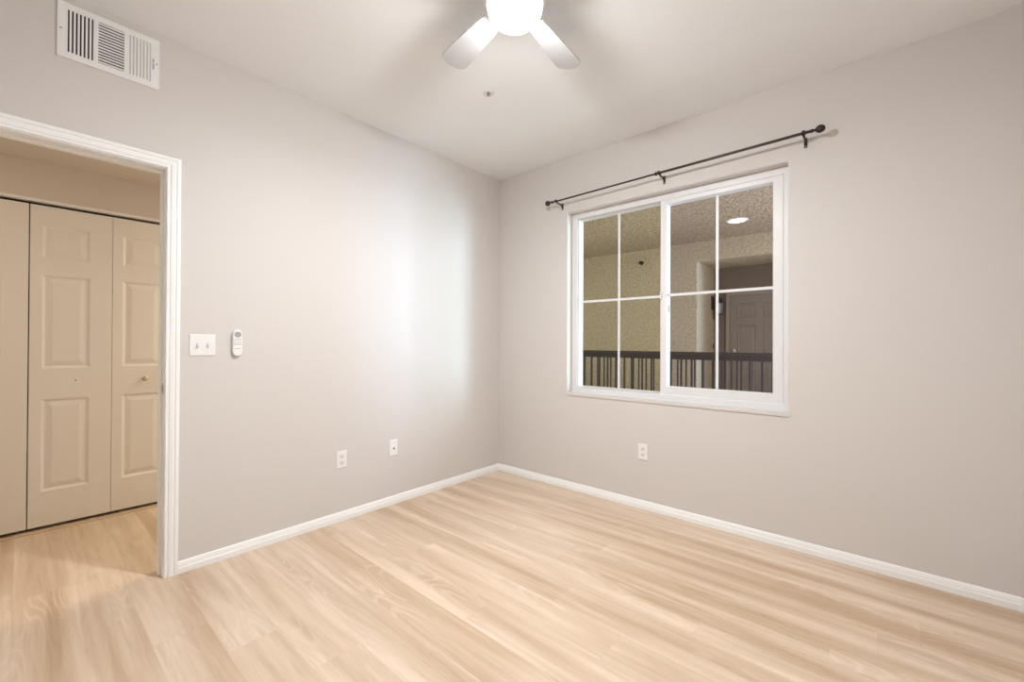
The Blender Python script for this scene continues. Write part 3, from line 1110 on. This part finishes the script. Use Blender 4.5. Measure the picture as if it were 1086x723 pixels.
# entry door in the recess
dy = FWY + 0.90
ed = bpy.data.objects.new('door_2', None)
COL.objects.link(ed)
ed.location = (1.20, dy, -0.02)
label_struct(ed, 'taupe panelled entry door in the shaded recess outside the window', 'door')
DX0, DX1, DTZ = 0.790, 1.700, 2.015
bm = B()
sweep(bm, [[(DX0 - 0.055 * a, dy - b_, z0_) for a, b_, z0_ in ((0, 0.0005, -0.019), (0, 0.03, -0.019), (1, 0.03, -0.019), (1, 0.0005, -0.019))],
           [(DX0 - 0.055 * a, dy - b_, DTZ + 0.055 * a) for a, b_ in ((0, 0.0005), (0, 0.03), (1, 0.03), (1, 0.0005))],
           [(DX1 + 0.055 * a, dy - b_, DTZ + 0.055 * a) for a, b_ in ((0, 0.0005), (0, 0.03), (1, 0.03), (1, 0.0005))],
           [(DX1 + 0.055 * a, dy - b_, -0.019) for a, b_ in ((0, 0.0005), (0, 0.03), (1, 0.03), (1, 0.0005))]])
obj('door_frame', bm, M['entry_frame'], ed, bevel=0.002)
bm = B()
fy = dy - 0.014
box(bm, (DX0 + 0.002, fy, -0.015), (DX1 - 0.002, dy - 0.0005, DTZ - 0.002))
for xa, xb in ((DX0 + 0.12, DX0 + 0.40), (DX0 + 0.51, DX0 + 0.79)):
    for za, zb in ((0.22, 0.80), (0.98, 1.52), (1.64, 1.88)):
        st = []
        for ins, dp in ((0, 0.0), (0.008, -0.007), (0.016, -0.007), (0.03, 0.0), (0.06, -0.006)):
            st.append([(x, fy + dp, z) for x, z in ((xa + ins, za + ins), (xb - ins, za + ins), (xb - ins, zb - ins), (xa + ins, zb - ins))])
        sweep(bm, st)
leafd = obj('door_leaf', bm, M['entry_door'], ed, bevel=0.0015)
bm = B(); lathe(bm, (DX0 + 0.055, fy, 1.085), (0, -1, 0), [(0, 0), (0.036, 0), (0.034, 0.008), (0.022, 0.014), (0.020, 0.024), (0, 0.025)], 24)
obj('deadbolt', bm, M['steel'], leafd, smooth=40)
bm = B(); lathe(bm, (DX0 + 0.055, fy, 0.930), (0, -1, 0), [(0, 0), (0.032, 0), (0.030, 0.008), (0.012, 0.012), (0.012, 0.035), (0.024, 0.044), (0.027, 0.056), (0.020, 0.066), (0, 0.068)], 24)
obj('knob', bm, M['steel'], leafd, smooth=40)

# lantern on the return of the recess
ly, lz = FWY + 0.76, 1.80
lx = RXA
ln = thing('wall_lantern', 'black wall lantern with frosted glass beside the entry door outside', 'wall lamp', (lx, ly, lz))
bm = B()
box(bm, (lx + 0.0005, ly - 0.05, lz - 0.02), (lx + 0.016, ly + 0.05, lz + 0.22))
obj('back_plate', bm, M['rail_iron'], ln, bevel=0.004)
bm = B()
tube(bm, [(lx + 0.014, ly, lz + 0.14), (lx + 0.05, ly, lz + 0.18), (lx + 0.09, ly, lz + 0.20), (lx + 0.115, ly, lz + 0.185)], 0.007, 10)
obj('arm', bm, M['rail_iron'], ln, smooth=40)
lcx = lx + 0.115


def sq(h, z):
    return [(lcx + a * h, ly + b_ * h, z) for a, b_ in ((-1, -1), (1, -1), (1, 1), (-1, 1))]


bm = B(); sweep(bm, [sq(0.034, lz - 0.085), sq(0.050, lz + 0.085)])
obj('glass', bm, M['lantern_glass'], ln)
bm = B()
sweep(bm, [sq(0.050, lz + 0.085), sq(0.066, lz + 0.088), sq(0.060, lz + 0.105), sq(0.025, lz + 0.165), sq(0.010, lz + 0.185)])
sweep(bm, [sq(0.046, lz - 0.105), sq(0.042, lz - 0.085)])
for a, b_ in ((-1, -1), (1, -1), (1, 1), (-1, 1)):
    cyl(bm, (lcx + a * 0.037, ly + b_ * 0.037, lz - 0.09), (lcx + a * 0.053, ly + b_ * 0.053, lz + 0.09), 0.0055, 8)
obj('cage', bm, M['rail_iron'], ln)

# little plates on the return wall
bm = B(); box(bm, (RXA + 0.0005, FWY + 0.80, 1.62), (RXA + 0.018, FWY + 0.87, 1.74))
tag(obj('unit_plate', bm, M['button'], bevel=0.003), 'small grey plate under the lantern beside the outside entry', 'sign plate')
bd = thing('door_bell', 'small dark doorbell button low on the recess side wall outside', 'doorbell', (RXA, FWY + 0.82, 1.16))
bm = B(); box(bm, (RXA + 0.0005, FWY + 0.80, 1.125), (RXA + 0.012, FWY + 0.835, 1.20))
obj('housing', bm, M['dark'], bd, bevel=0.003)
bm = B(); lathe(bm, (RXA + 0.011, FWY + 0.8175, 1.165), (1, 0, 0), [(0, 0), (0.009, 0), (0.009, 0.004), (0, 0.005)], 16)
obj('button', bm, M['grey_plastic'], bd, smooth=40)
